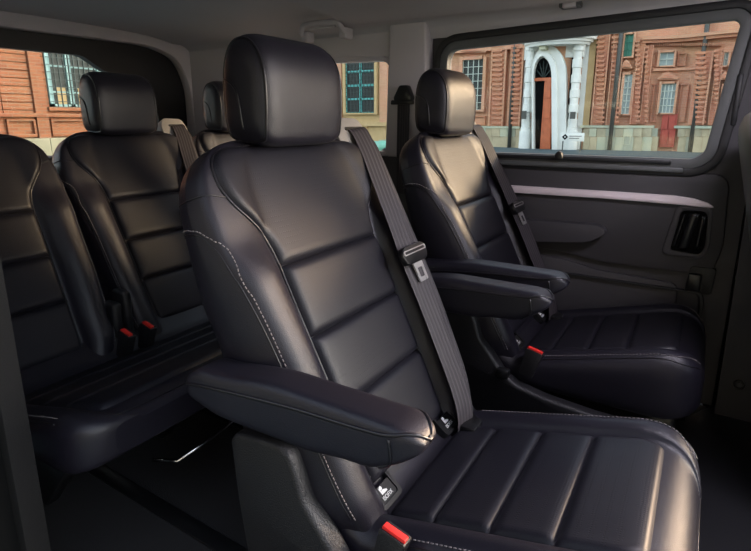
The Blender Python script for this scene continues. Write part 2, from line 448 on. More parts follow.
def make_headrest(parent):
    prof = [(-.750, .970), (-.740, 1.01), (-.737, 1.07), (-.741, 1.12), (-.757, 1.160), (-.788, 1.186), (-.826, 1.187), (-.852, 1.164), (-.866, 1.12), (-.869, 1.06), (-.866, 1.0), (-.850, .972), (-.80, .964)]
    cx, cz = -.803, 1.08; hw = .138
    base = crom([(x, z, 0) for x, z in prof], 56); loops = []
    ys = [i / 24 for i in range(-24, 25)]
    ys = sorted(set([math.copysign(1 - (1 - abs(y)) ** 1.6, y) for y in ys]))
    for y in ys:
        k = (1 - min(abs(y), .999) ** 8) ** (1 / 2.6); bulge = .006 * (1 - y * y)
        loops.append([Vector((cx + (p.x - cx) * (.30 + .70 * k) + (bulge if p.x > cx else 0) * .3, hw * y, cz + (p.y - cz) * (.30 + .70 * k))) for p in base])
    V, F = loft(loops); body = mesh('headrest', V, F, LEATHER, parent); bv = bvh_of(body)
    for sg in (1, -1):
        ring = [(cx + (p.x - cx) * .965, sg * .129, cz + (p.y - cz) * .97) for p in base]
        q, nn = snap(bv, ring, .0006); tube('headrest_piping', q, .0030, PIPE, body, 6, True)
        arc = crom([(-.864, sg * .13, 1.10), (-.84, sg * .136, 1.098), (-.815, sg * .137, 1.08), (-.805, sg * .137, 1.045), (-.802, sg * .136, 1.0)], 30, False)
        q, nn = snap(bv, arc, .0005); tube('side_seam', q, .0024, PIPE, body, 6)
        tube('headrest_post', [(-.802, sg * .062, .92), (-.803, sg * .062, 1.0)], .006, STEEL, body, 10)
    return body

def make_armrest(parent, yc, rear=-.76, tip=-.274):
    L = []; st = []; n = 40; hw = .041
    for i in range(n):
        f = i / (n - 1); f = .5 - .5 * math.cos(math.pi * f); x = rear + (tip - rear) * f
        zt = interp([(0, .566), (.12, .588), (.5, .608), (1, .608)], f)
        zb = interp([(0, .522), (.2, .506), (.55, .510), (.8, .524), (1, .558)], f)
        e0 = min(1, f / .06); e1 = min(1, (1 - f) / .10)
        k = max(.12, sm(e0) * sm(e1)); zc_, hh = (zt + zb) / 2 + .006, (zt - zb) / 2
        w = hw * (.35 + .65 * k) * interp([(0, .9), (.3, 1.0), (1, .95)], f)
        P = []
        for q in range(40):
            a = 2 * math.pi * q / 40; ca, sa = math.cos(a), math.sin(a)
            P.append((x, yc + w * math.copysign(abs(ca) ** .38, ca), zc_ + hh * k * math.copysign(abs(sa) ** .5, sa)))
        L.append(P)
    V, F = loft(L); body = mesh('armrest', V, F, LEATHER, parent); bv = bvh_of(body)
    for sg in (1, -1):
        zs = [(rear + .012, .558), (-.66, .574), (-.5, .591), (-.36, .599), (tip + .02, .600), (tip, .598)]
        c = crom([(x, yc + sg * (.045 if x < tip - .001 else .0), z) for x, z in zs], 60, False)
        q, nn = snap(bv, c, .0004); tube('armrest_piping', q, .0028, PIPE, body, 6)
        c = crom([(tip - .045, yc + sg * .045, .598), (tip - .04, yc + sg * .045, .555), (tip - .06, yc + sg * .04, .528), (tip - .062, yc, .52)], 24, False)
        q, nn = snap(bv, c, .0003); tube('tip_seam', q, .0024, PIPE, body, 6)
    return body

def ctop(x): return .405 + .265 * x
def make_cushion(parent, hw=.262, name='cushion', zb0=.205):
    xs = [-.52, -.50, -.47, -.44] + [-.42 + .02 * i for i in range(20)] + [-.02, -.005, .01, .02, .03, .04, .047, .054, .060, .064, .067, .069]
    loops = []
    for x in xs:
        xi = max(0, (x + .08) / .150); ws = (1 - min(xi, .999) ** 3.0) ** (1 / 3.0)
        w = (hw - .12) + .12 * ws
        xi2 = max(0, (x + .05) / .120); drop = (.105 if zb0 < .22 else .045) * (1 - math.sqrt(max(0, 1 - min(xi2, .9999) ** 2.4)))
        z = ctop(x) - drop; zb = zb0 + .04 * max(0, xi2) ** 3
        b = .014 * (1 - min(1, xi2)); h = z - zb
        if x < -.44: z = ctop(-.44) + (-.44 - x) * .75; b *= .2; h = z - zb
        cr = hw - .085
        half = [(0, z - .009), (cr * .5, z - .009), (cr * .97, z - .009), (cr + .012, z + b * .4), (cr + .035, z + b), (cr + .058, z + b * .5), (cr + .076, z - .07 * h), (cr + .084, z - .22 * h), (cr + .085, z - .5 * h), (cr + .08, zb + .18 * h), (cr + .06, zb + .03 * h), (cr * .9, zb), (0, zb)]
        k = w / hw
        P = half + [(-a, c) for a, c in half[-2:0:-1]]
        # more samples for wide cushions come from the spline
        loops.append([Vector((x, p.x * k, p.y)) for p in crom([(a, c, 0) for a, c in P], 72)])
    V, F = loft(loops, cap='strip'); body = mesh(name, V, F, LEATHER, parent); bv = bvh_of(body)
    pw = hw - .088
    for x0, x1 in ((-.432, -.3388), (-.3412, -.2338), (-.2362, -.1278), (-.1302, .003)):
        g = []
        for i in range(15):
            x = x0 + (x1 - x0) * clus(i / 14)
            k = pw - (.018 * max(0, (x + .05) / .053) ** 2 if x > -.05 else 0)
            g.append([(x, -k + 2 * k * clus(j / 30), .6) for j in range(31)])
        patch('cushion_panel', bv, g, (0, 0, -1), PERF, body, h=.0145, edge=.018, sink=-.003)
    st = []
    for sg in (1, -1):
        e = [(-.40, hw - .012), (-.3, hw - .012), (-.2, hw - .012), (-.1, hw - .013), (-.03, hw - .018), (.01, hw - .035), (.035, hw - .07)]
        zz = [0, .002, .004, .004, -.004, -.03, -.06]
        if zb0 > .22: e = e[:5]; zz = zz[:5]
        c = crom([(x, sg * y, ctop(x) + q) for (x, y), q in zip(e, zz)], 90, False)
        q, nn = snap(bv, c, .0005); tube('cushion_seam', q, .0018, PIPE, body, 6)
        c = crom([(x, sg * (y - .011), ctop(x) + q + .006) for (x, y), q in zip(e, zz)], 120, False)
        q, nn = snap(bv, c, .0005); st.append(stitch_data(q, normals=nn))
    fz = 0 if zb0 < .22 else .062; fx = 0 if zb0 < .22 else -.014
    c = crom([(.045 + fx, -(hw - .08), .32 + fz), (.063 + fx, -(hw - .17), .33 + fz), (.064 + fx, 0, .335 + fz), (.063 + fx, hw - .17, .33 + fz), (.045 + fx, hw - .08, .32 + fz)], 60, False)
    q, nn = snap(bv, c, .0005); tube('front_seam', q, .0018, PIPE, body, 6)
    V, F = merge(st); tag(mesh('stitching', V, F, STITCH, body), kind='stuff', label='pale contrast stitching along the cushion edge')
    return body

def text_mesh(name, body, size, m, parent, M):
    cu = bpy.data.curves.new('t', 'FONT'); cu.body = body; cu.size = size; cu.align_x = 'CENTER'; cu.align_y = 'CENTER'; cu.extrude = .0002
    o = bpy.data.objects.new('t', cu); COL.objects.link(o)
    dg = bpy.context.evaluated_depsgraph_get(); me = bpy.data.meshes.new_from_object(o.evaluated_get(dg))
    bpy.data.objects.remove(o); bpy.data.curves.remove(cu)
    me.transform(M); me.name = name
    return link(name, me, m, parent, smooth=False)

def make_isofix(parent, y):
    # slanted surround in the bite line between cushion and backrest
    a = math.radians(38); c = Vector((-.466, y, .312)); U = Vector((0, 1, 0)); Vv = Vector((-math.cos(a), 0, math.sin(a))); Nn = Vector((math.sin(a), 0, math.cos(a)))
    M = Matrix((U.to_4d(), Vv.to_4d(), Nn.to_4d(), (0, 0, 0, 1))).transposed(); M.translation = c; 
    for i in range(3): M[3][i] = 0
    M[3][3] = 1
    M = M @ Matrix.Scale(1.2, 4)
    out = rrect(0, 0, .031, .030, .010); inn = rrect(0, 0, .024, .023, .006)
    V, F = frame_data(out, inn, 'z', -.010, .006)
    o = mesh('isofix_surround', [M @ Vector(v) for v in V], F, SMOOTHBLK, parent, smooth=False)
    V, F = box_data(-.024, .024, -.023, .004, -.008, .0035); mesh('isofix_flap', [M @ Vector(v) for v in V], F, SMOOTHBLK, o, smooth=False)
    V, F = box_data(-.024, .024, .004, .023, -.012, -.009); mesh('isofix_slot', [M @ Vector(v) for v in V], F, INSIDEDARK, o, smooth=False)
    R = Matrix.Rotation(math.pi / 2, 4, 'Z')
    text_mesh('isofix_lettering', 'ISOFIX', .0092, WHITEPRINT, o, M @ Matrix.Translation((0, -.016, .0042)) )
    # child seat pictogram: head, body and seat shell
    ic = []
    n = 12; hd = [(-.004 + .0032 * math.cos(2 * math.pi * k / n), .0 + .0032 * math.sin(2 * math.pi * k / n)) for k in range(n)]
    for poly in (hd, [(-.009, -.010), (-.0065, -.010), (-.0065, -.002), (-.009, .003)], [(-.006, -.004), (-.001, -.004), (.006, -.0075), (.006, -.010), (-.006, -.010)]):
        k = len(poly); ic.append(([M @ Vector((x, z, .0040)) for x, z in poly] + [M @ Vector((x, z, .0044)) for x, z in poly], [tuple(range(k)), tuple(range(k, 2 * k))] + [(i, (i + 1) % k, k + (i + 1) % k, k + i) for i in range(k)]))
    V, F = merge(ic); mesh('child_seat_pictogram', V, F, WHITEPRINT, o, smooth=False)
    return o

def ribbon(name, C, wdt, thick, m, parent, side=None):
    """belt: C list of (point, side vector)"""
    loops = []; n = len(C)
    for i, (p, s) in enumerate(C):
        d = (C[min(i + 1, n - 1)][0] - C[max(i - 1, 0)][0]).normalized(); s = (s - d * s.dot(d)).normalized(); nn = d.cross(s)
        cs = []
        for k in range(9): cs.append(p + s * wdt * (k / 8 - .5) + nn * thick * .5)
        for k in range(8, -1, -1): cs.append(p + s * wdt * (k / 8 - .5) - nn * thick * .5)
        loops.append(cs)
    V, F = loft(loops); o = mesh(name, V, F, m, parent, smooth=False)
    uv = o.data.uv_layers.new(name='uv')
    for p in o.data.polygons:
        for li in p.loop_indices:
            vi = o.data.loops[li].vertex_index
            k = vi % 18 if vi < n * 18 else 0
            uv.data[li].uv = ((k if k < 9 else 17 - k) / 8, (vi // 18) / n)
    smooth_auto(o, 50)
    return o

def make_belt(parent):
    Y = Vector((0, 1, 0))
    g = bpos(.205, .795, -.055)
    root = prism('belt_guide', round_poly([(.195, .690), (.325, .690), (.328, .78), (.312, .822), (.215, .826), (.192, .79)], .03), 'y', -.060, -.010, BEZEL, parent, .006)
    # reposition into the backrest frame: prism was built in (s, t) with n as extrusion
    for v in root.data.vertices:
        s, n, t = v.co; v.co = bpos(s, t, n)
    fix(root.data)
    sl_ = prism('guide_slot', round_poly([(.232, .786), (.312, .786), (.312, .796), (.232, .796)], .004), 'y', -.011, -.0085, SMOOTHBLK, root)
    for v in sl_.data.vertices:
        s, n, t = v.co; v.co = bpos(s, t, n)
    fix(sl_.data)
    P = [(.270, .791, -.020), (.270, .788, -.004), (.268, .775, .006), (.262, .74, .014), (.252, .70, .022), (.228, .60, .034), (.210, .50, .043), (.193, .41, .050), (.187, .30, .054), (.180, .18, .056), (.174, .08, .056), (.166, .02, .050), (.160, -.03, .030)]
    c = crom([bpos(*p) for p in P], 70, False)
    tw = [Y + BN * (.30) for _ in c]
    belt = ribbon('seat_belt', [(p, t) for p, t in zip(c, tw)], .056, .0018, WEB, parent)
    P2 = [(.280, .782, -.012), (.284, .745, .006), (.274, .70, .016), (.254, .60, .030), (.238, .50, .041), (.226, .405, .050), (.219, .30, .054), (.211, .20, .054), (.203, .10, .052), (.192, .03, .042), (.184, -.03, .022)]
    c2 = crom([bpos(*p) for p in P2], 70, False)
    ribbon('lap_belt', [(p, Y + BN * (.15)) for p in c2], .056, .0018, WEB, parent)
    # tongue: black grip with a steel blade
    def place(o, c, ang=0):
        Mx = Matrix.Diagonal((1.6, 1.1, 1.35))
        for v in o.data.vertices:
            s, n, t = Mx @ v.co; v.co = bpos(c[0] + s, c[1] + t, c[2] + n)
        fix(o.data); return o
    grip = place(prism('tongue_grip', round_poly([(-.037, -.006), (-.030, -.018), (.030, -.018), (.037, -.006), (.037, .008), (.028, .016), (-.028, .016), (-.037, .008)], .006), 'y', -.006, .009, SMOOTHBLK, belt, .003), (.205, .425, .056))
    place(frame('tongue_slot_rim', round_poly([(-.034, -.0), (.034, -.0), (.034, .009), (-.034, .009)], .004), round_poly([(-.031, .002), (.031, .002), (.031, .007), (-.031, .007)], .002), 'y', .008, .0105, STEEL, grip), (.205, .425, .056))
    place(frame('steel_tongue', round_poly([(-.013, -.054), (.013, -.054), (.014, -.014), (-.014, -.014)], .004), round_poly([(-.006, -.046), (.006, -.046), (.007, -.028), (-.007, -.028)], .002), 'y', .001, .0045, STEEL, grip), (.205, .425, .056))
    # lower anchor tab
    a = bpos(.175, -.012, .050)
    box('belt_anchor', a.x - .016, a.x + .022, a.y - .035, a.y + .035, a.z - .016, a.z + .008, SMOOTHBLK, parent, .005)
    return belt

def make_buckle(parent, y):
    a = math.radians(22)
    b = prism('buckle', round_poly([(-.020, -.085), (.020, -.085), (.026, .0), (-.026, .0)], .006), 'y', -.014, .014, PLASTIC, parent, .004)
    r = prism('release_button', round_poly([(-.0225, -.003), (.0225, -.003), (.0225, .006), (-.0225, .006)], .002), 'y', -.010, .003, RED, b, .0015)
    w = prism('buckle_slot', [(-.020, -.001), (.020, -.001), (.020, .003), (-.020, .003)], 'y', .006, .011, SMOOTHBLK, b)
    R = Matrix.Rotation(math.radians(14), 3, 'Y') @ Matrix.Rotation(math.radians(-6), 3, 'X')
    for o in (b, r, w):
        for v in o.data.vertices: v.co = R @ v.co + Vector((-.366, y, .342))
        fix(o.data)
    return b

TRIM = [(-.705, .425), (-.690, .445), (-.62, .456), (-.578, .459), (-.556, .446), (-.542, .410), (-.528, .360), (-.506, .336), (-.470, .294), (-.445, .260), (-.40, .236), (-.315, .219), (-.18, .207), (-.03, .205), (-.01, .17), (-.03, .12), (-.3, .09), (-.65, .09), (-.675, .16), (-.695, .30)]
def make_seat():
    root = empty('captain_seat')
    b = make_backrest(root)
    make_headrest(root)
    make_cushion(root)
    t = {}
    for sg in (-1, 1):
        t[sg] = prism('side_trim', TRIM, 'y', sg * .268, sg * .312, PLASTIC, root, .010, 3)
        if sg == -1:
            box('recline_lever', -.462, -.425, -.330, -.302, .255, .285, SMOOTHBLK, t[sg], .006)
    box('pedestal', -.46, .02, -.20, .20, .03, .21, SMOOTHBLK, root, .02)
    for sg in (-1, 1): box('seat_runner', -.52, .05, sg * .20 - .03, sg * .20 + .03, .004, .05, SMOOTHBLK, root, .006)
    # leather flap closing the bite line
    for y in (-.15, .14): make_isofix(root, y)
    make_belt(root); make_buckle(root, -.262)
    arms = {-1: make_armrest(root, -.330), 1: make_armrest(root, .340)}
    return root, arms, t

seat, arms, trims = make_seat()
seat.location = (0, .91, 0)
tag(seat, 'black leather captain seat with an armrest on each side, nearest the door opening', 'seat', 'individual middle-row seats')
far = copy_tree(seat, None, skip=(arms[1], trims[1]))
far.location = (0, 1.755, 0)
tag(far, 'black leather captain seat beside the sliding door window, one armrest on the aisle side', 'seat', 'individual middle-row seats')

# third row: double bench and single seat
kids = {k.name.split('.')[0]: k for k in seat.children}
bench = empty('rear_bench', (-1.1, .93, 0))
tag(bench, 'two-place black leather rear bench with a shared cushion, behind the captain seats', 'bench seat')
for dy in (-.28, .285):
    for k in ('backrest', 'headrest', 'belt_guide', 'seat_belt', 'lap_belt')[:2 if dy < 0 else 5]:
        c = copy_tree(kids[k], bench); c.location = (0, dy, 0); c.scale = (1, .92, 1)
make_cushion(bench, .475, zb0=.275).location = (.035, 0, 0)
b1 = copy_tree(kids['buckle'], bench); b1.location = (-.0, .21, .03)
b2 = copy_tree(kids['buckle'], bench); b2.location = (-.0, .285, .03)
box('backrest_hinge_cover', -.535, -.46, -.035, .0, .27, .44, PLASTIC, bench, .012, 3)
box('backrest_hinge_cover', -.535, -.46, .005, .035, .27, .47, PLASTIC, bench, .012, 3)
box('lever_housing', -.17, -.03, -.512, -.488, .16, .25, PLASTIC, bench, .010, 3)
box('release_lever', -.145, -.07, -.522, -.506, .205, .222, SMOOTHBLK, bench, .004)
for y in (-.36, .0, .36):
    prism('bench_leg', [(-.42, .0), (-.30, .0), (-.12, .21), (-.34, .21)], 'y', y - .02, y + .02, SMOOTHBLK, bench, .006)
tube('steel_latch_bar', [(-.10, -.18, .10), (-.02, -.16, .115), (.0, -.05, .135), (.0, .12, .16), (-.06, .16, .19)], .006, CHROME, bench, 10)
rear = copy_tree(seat, None, skip=(arms[1], arms[-1], trims[1], trims[-1]))
rear.location = (-1.1, 1.765, 0); rear.scale = (1, .86, 1); rear.name = 'single_seat'
tag(rear, 'single black leather rear seat in the far corner behind the captain seats', 'seat')

# ================================================================== THE VAN
def structure(o): o['kind'] = 'structure'; return o
YD = 2.07                                             # inner face of the far side
fl = structure(box('floor', -2.6, 1.3, .36, 2.16, -.05, 0, CARPET))
for y in (.71, 1.11, 1.535, 1.935): box('seat_rail', -2.3, .30, y - .022, y + .022, .0, .008, SMOOTHBLK, fl, .003)
prism('floor_step', [(.02, .36), (1.3, .36), (1.3, 2.1), (.13, 2.1), (.02, 1.9)], 'z', .0, .012, BLACKTRIM, fl, .004)

# --- sliding door on the far side
d1 = empty('door_1', (0, 0, 0)); structure(d1)
WIN = round_poly([(-.955, 1.305), (.030, 1.333), (.050, 1.312), (.004, .91), (-.032, .880), (-.955, .880)], [.06, .05, .04, .06, .05, .06], 7)
outer = outer_match(WIN, (-1.02, .125, .02, 1.42))
frame('door_panel', outer, WIN, 'y', 2.075, 2.12, DARKTRIM, d1)
w_in = offset_loop(WIN, .004); w_mid = offset_loop(WIN, .030); w_out = offset_loop(WIN, .046)
frame('black_window_surround', w_out, offset_loop(WIN, .02), 'y', 2.045, 2.078, BLACKTRIM, d1, .004)
frame('grey_window_surround', offset_loop(WIN, .024), offset_loop(WIN, -.012), 'y', 2.052, 2.09, GASKET, d1, .004)
wn = prism('window_1', offset_loop(WIN, .006), 'y', 2.098, 2.103, GLASS); structure(wn)
# sill rail and its latch
box('sill_rail', -.93, -.10, 2.040, 2.085, .872, .888, BLACKTRIM, d1, .004)
box('lower_sill', -.95, -.06, 2.034, 2.08, .846, .864, GASKET, d1, .005)
prism('blind_hook', round_poly([(-.482, .876), (-.452, .876), (-.456, .900), (-.467, .908), (-.478, .900)], .006), 'y', 2.020, 2.045, SMOOTHBLK, d1, .003)
box('window_grip', .050, .066, 2.040, 2.075, 1.00, 1.16, BLACKTRIM, d1, .006)
# upper door card with the silver strip
prism('upper_door_card', round_poly([(-.98, .845), (.072, .845), (.085, .60), (.06, .50), (-.30, .50), (-.42, .52), (-.98, .54)], [.01, .05, .06, .05, .05, .08, .01], 6), 'y', 2.054, 2.08, DARKTRIM, d1, .006)
prism('lower_door_card', round_poly([(-.98, .505), (-.42, .49), (-.30, .465), (-.03, .455), (-.02, .06), (-.98, .06)], .03, 5), 'y', 2.060, 2.08, DARKTRIM, d1, .006)
prism('silver_strip', [(-.97, .768), (-.6, .766), (-.3, .768), (-.08, .768), (-.02, .762), (.022, .750), (.042, .737), (.03, .735), (-.08, .738), (-.3, .741), (-.6, .738), (-.97, .738)], 'y', 2.038, 2.06, SILVER, d1, .004)
prism('silver_strip_ledge', [(-.97, .738), (-.6, .738), (-.3, .741), (.04, .735), (.04, .730), (-.3, .733), (-.6, .730), (-.97, .730)], 'y', 2.046, 2.06, BLACKTRIM, d1)
prism('door_armrest', round_poly([(-.57, .639), (-.30, .646), (-.272, .622), (-.33, .578), (-.57, .553)], [.01, .02, .02, .03, .01], 5), 'y', 2.005, 2.058, DARKTRIM, d1, .008, 3)
hb_o = round_poly([(-.095, .560), (.030, .555), (.046, .60), (.040, .722), (.022, .738), (-.066, .735)], .022, 5)
hb_i = round_poly([(-.070, .577), (.022, .572), (.032, .605), (.028, .708), (.014, .722), (-.050, .720)], .016, 5)
hz = frame('handle_bezel', hb_o, hb_i, 'y', 2.044, 2.056, DARKTRIM, d1, .003)
frame('handle_well', hb_i, offset_loop(hb_i, -.004), 'y', 2.046, 2.080, INSIDEDARK, hz)
prism('handle_well_back', hb_i, 'y', 2.0525, 2.0550, INSIDEDARK, hz)
def lever(x0, x1, z0, z1, y0, lean, m, nm):
    L = []
    for i in range(12):
        f = i / 11; z = z0 + (z1 - z0) * f; k = .55 + .45 * math.sin(math.pi * (.1 + .8 * f)); cx = (x0 + x1) / 2 + lean * (f - .5); hw = (x1 - x0) / 2
        L.append([(cx + hw * math.cos(a) * (.8 + .2 * k), y0 + .013 * k * math.sin(a), z) for a in [2 * math.pi * q / 14 for q in range(14)]])
    V, F = loft(L); return mesh(nm, V, F, m, hz)
lever(-.036, -.006, .585, .712, 2.044, .022, SMOOTHBLK, 'door_handle')
lever(-.056, -.042, .592, .705, 2.050, .018, SMOOTHBLK, 'handle_rib')
lever(.004, .020, .592, .705, 2.050, .006, SMOOTHBLK, 'handle_rib')
lk = prism('lock_recess', round_poly([(-.008, .435), (.070, .435), (.076, .528), (.0, .528)], .012), 'y', 2.048, 2.078, BLACKTRIM, d1, .004)
box('lock_latch', -.004, .036, 2.030, 2.052, .445, .505, SMOOTHBLK, lk, .006)
frame('pocket_rim', round_poly([(-.60, .44), (.045, .44), (.055, .40), (.05, .09), (-.60, .09)], .03, 5), round_poly([(-.59, .432), (.033, .432), (.042, .395), (.038, .10), (-.59, .10)], .028, 5), 'y', 2.045, 2.062, BLACKTRIM, d1, .003)

# --- B pillar ahead of the sliding door
bp_ = structure(prism('wall_front_pillar', [(.135, 0), (.42, 0), (.42, 1.40), (.13, 1.40), (.128, .9)], 'y', 2.035, 2.12, DARKTRIM))
bm_c = [(.19 + .017 * math.cos(2 * math.pi * k / 20), .142 + .017 * math.sin(2 * math.pi * k / 20)) for k in range(20)]
bm_i = [(.19 + .011 * math.cos(2 * math.pi * k / 20), .142 + .011 * math.sin(2 * math.pi * k / 20)) for k in range(20)]
frame('tie_down_ring', bm_c, bm_i, 'y', 2.022, 2.036, SMOOTHBLK, bp_, .002)
prism('tie_down_peg', [(.19 + .008 * math.cos(2 * math.pi * k / 14), .142 + .008 * math.sin(2 * math.pi * k / 14)) for k in range(14)], 'y', 2.026, 2.036, GASKET, bp_)
structure(prism('trim_1', round_poly([(.10, .0), (.16, .0), (.16, 1.40), (.10, 1.40)], .002), 'y', 2.10, 2.14, INSIDEDARK))

# --- C pillar, quarter panel and its window
cp = structure(prism('wall_left_pillar', [(-1.22, .86), (-1.025, .86), (-1.025, 1.42), (-1.20, 1.42)], 'y', 2.02, 2.10, GREYTRIM, None, .012, 3))
structure(prism('wall_left_lower', [(-2.56, .0), (-1.022, .0), (-1.022, .87), (-2.56, .87)], 'y', 2.05, 2.12, DARKTRIM, None, .006))
QW = round_poly([(-2.14, .878), (-1.20, .878), (-1.20, 1.245), (-1.235, 1.272), (-2.10, 1.292)], [.08, .05, .04, .04, .08], 6)
qo = outer_match(QW, (-2.56, -1.19, .86, 1.43))
structure(frame('wall_left_upper', qo, QW, 'y', 2.045, 2.12, GREYTRIM))
q2 = structure(frame('trim_2', offset_loop(QW, .018), offset_loop(QW, -.004), 'y', 2.035, 2.06, GREYTRIM, None, .005))
w2 = structure(prism('window_2', offset_loop(QW, .004), 'y', 2.095, 2.10, GLASS))
# belt reel cover, belt and guide on the C pillar
sb = empty('shoulder_belt', (-1.112, 2.0, .86)); tag(sb, 'dark shoulder belt hanging on the grey pillar beside the quarter window', 'seat belt')
prism('belt_guide', round_poly([(-.035, .225), (.035, .225), (.044, .25), (.022, .300), (-.016, .300), (-.044, .25)], .008), 'y', -.018, .016, SMOOTHBLK, sb, .005)
prism('guide_bar', round_poly([(-.052, .222), (.052, .222), (.050, .240), (-.050, .240)], .006), 'y', -.024, -.006, SMOOTHBLK, sb, .004)
ribbon('webbing', [(Vector((-.0 + .002 * i / 10, -.004 - .012 * math.sin(i / 14 * 2), .235 - .065 * i)), Vector((1, 0, 0))) for i in range(7)], .058, .002, WEB, sb)

# --- roof lining: side rail, ceiling with a cross member
def roof_section(x):
    # returns (y, z) across from the near side to the far side
    zc_ = interp([(-2.6, 1.445), (-1.46, 1.475), (-1.42, 1.470), (-1.36, 1.438), (-.3, 1.432), (1.3, 1.40)], x)
    return [(.33, 1.30), (.335, 1.345), (.36, 1.385), (.45, 1.415), (.62, zc_ - .012), (.9, zc_), (1.25, zc_ + .005), (1.6, zc_), (1.80, zc_ - .008), (1.93, zc_ - .030), (2.0, 1.412), (2.04, 1.390), (2.052, 1.368), (2.07, 1.345)]
L = []
for i in range(80):
    x = -2.56 + 3.9 * i / 79
    L.append([(x, p.x, p.y) for p in crom([(y, z, 0) for y, z in roof_section(x)], 60, False)])
V, F = loft(L, closed=False); ce = structure(mesh('ceiling', V, F, HEADLINER, recalc=False))
me = ce.data
if sum((p.normal for p in me.polygons), Vector()).z > 0: me.flip_normals()
V2 = [(x, y, z + .05) for x, y, z in V]; rf = structure(mesh('ceiling_outer_skin', V2, F, DARKTRIM, recalc=False))
rf.name = 'trim_3'
# grab handle
gh = empty('grab_handle', (-1.475, 1.94, 1.40)); tag(gh, 'grey folding grab handle on the roof lining above the quarter window', 'handle')
pts = crom([(-.115, .0, -.020), (-.112, -.025, -.012), (-.10, -.035, .010), (-.07, -.037, .022), (.07, -.037, .022), (.10, -.035, .010), (.112, -.025, -.012), (.115, .0, -.020)], 40, False)
tube('grip', pts, .0115, GREYTRIM, gh, 12)
for sx in (-1, 1): box('mount', sx * .105 - .02, sx * .105 + .02, -.02, .035, -.045, .0, GREYTRIM, gh, .008, 3)
box('hinge_bar', -.07, .07, -.028, -.016, .0, .010, HEADLINER, gh, .003)
# small roof lamp seen at the top edge
rl = empty('roof_lamp', (-.46, 2.0, 1.405)); tag(rl, 'small dark roof lamp above the sliding door window', 'lamp')
box('housing', -.035, .035, -.03, .02, -.012, .012, GASKET, rl, .005); box('lens', -.022, .022, -.034, -.01, -.014, .004, GREYTRIM, rl, .003)

# --- tail end: tailgate with its window, grey surround
RW = round_poly([(.50, 1.312), (1.47, 1.316), (1.575, 1.250), (1.80, 1.222), (1.86, 1.02), (1.85, .80), (.50, .80)], [.06, .03, .03, .05, .06, .08, .08], 5)
ro = outer_match(RW, (.30, 2.11, .0, 1.50))
ro2 = []
structure(frame('wall_rear', ro, RW, 'x', -2.60, -2.56, BLACKTRIM))
TG = round_poly([(.37, 1.386), (1.80, 1.394), (1.97, 1.345), (2.035, 1.20), (2.035, .1), (.37, .1)], [.05, .12, .12, .15, .05, .05], 6)
frame_o = round_poly([(.34, 1.47), (1.80, 1.47), (2.10, 1.46), (2.12, 1.20), (2.12, .05), (.34, .05)], [.05, .12, .12, .15, .05, .05], 6)
structure(frame('trim_4', frame_o, TG, 'x', -2.56, -2.50, GREYTRIM, None, .008))
structure(prism('window_3', offset_loop(RW, .004), 'x', -2.585, -2.580, GLASS))
structure(box('wall_rear_shelf', -2.56, -2.44, .36, 2.05, .84, .86, DARKTRIM, None, .006))

# --- near side: rear edge of the open doorway and the wall behind it
structure(prism('wall_right_pillar', [(-1.20, -.02), (-1.033, -.02), (-1.03, 1.36), (-1.20, 1.36)], 'y', .30, .385, INSIDEDARK))
structure(prism('trim_5', round_poly([(-1.036, -.02), (-1.002, -.02), (-.998, 1.35), (-1.03, 1.35)], .008), 'y', .350, .390, RUBBER, None, .010, 3))
structure(prism('trim_6', round_poly([(-1.06, -.02), (-1.034, -.02), (-1.03, 1.35), (-1.056, 1.35)], .004), 'y', .375, .400, INSIDEDARK, None, .004))
NW = round_poly([(-2.14, .878), (-1.24, .878), (-1.24, 1.26), (-2.10, 1.28)], .06, 5)
structure(frame('wall_right', outer_match(NW, (-2.56, -1.19, .0, 1.40)), NW, 'y', .25, .29, DARKTRIM))
structure(prism('window_4', offset_loop(NW, .004), 'y', .265, .270, GLASS))
structure(box('wall_right_sill', -.96, .2, .26, .36, -.10, .0, BLACKTRIM, None, .01))

# --- front seat whose rear shell shows at the right edge
fs = empty('front_seat', (.42, 1.72, 0)); tag(fs, 'front seat with a grey plastic rear shell, beside the sliding door', 'seat')
L = []
for i in range(24):
    t = i / 23; z = .34 + .72 * t; x = -.13 - .17 * t; k = (1 - max(0, (t - .72) / .281) ** 2.6) ** (1 / 2.6); w = .265 * max(k, .15)
    d = .075 * max(.2, (1 - max(0, (t - .86) / .141) ** 2) ** .5)
    L.append([(x + d * math.copysign(abs(math.cos(a)) ** .6, math.cos(a)), w * math.copysign(abs(math.sin(a)) ** .5, math.sin(a)), z) for a in [2 * math.pi * q / 40 for q in range(40)]])
V, F = loft(L); mesh('rear_shell', V, F, GASKET, fs)
L = [[(p[0] + .05, p[1] * 1.02, p[2] + .005) for p in l] for l in L]
V, F = loft(L); mesh('backrest', V, F, LEATHER, fs)
box('cushion', -.12, .38, -.26, .26, .24, .38, LEATHER, fs, .05, 4)
box('pedestal', -.08, .30, -.2, .2, .0, .26, SMOOTHBLK, fs, .02)

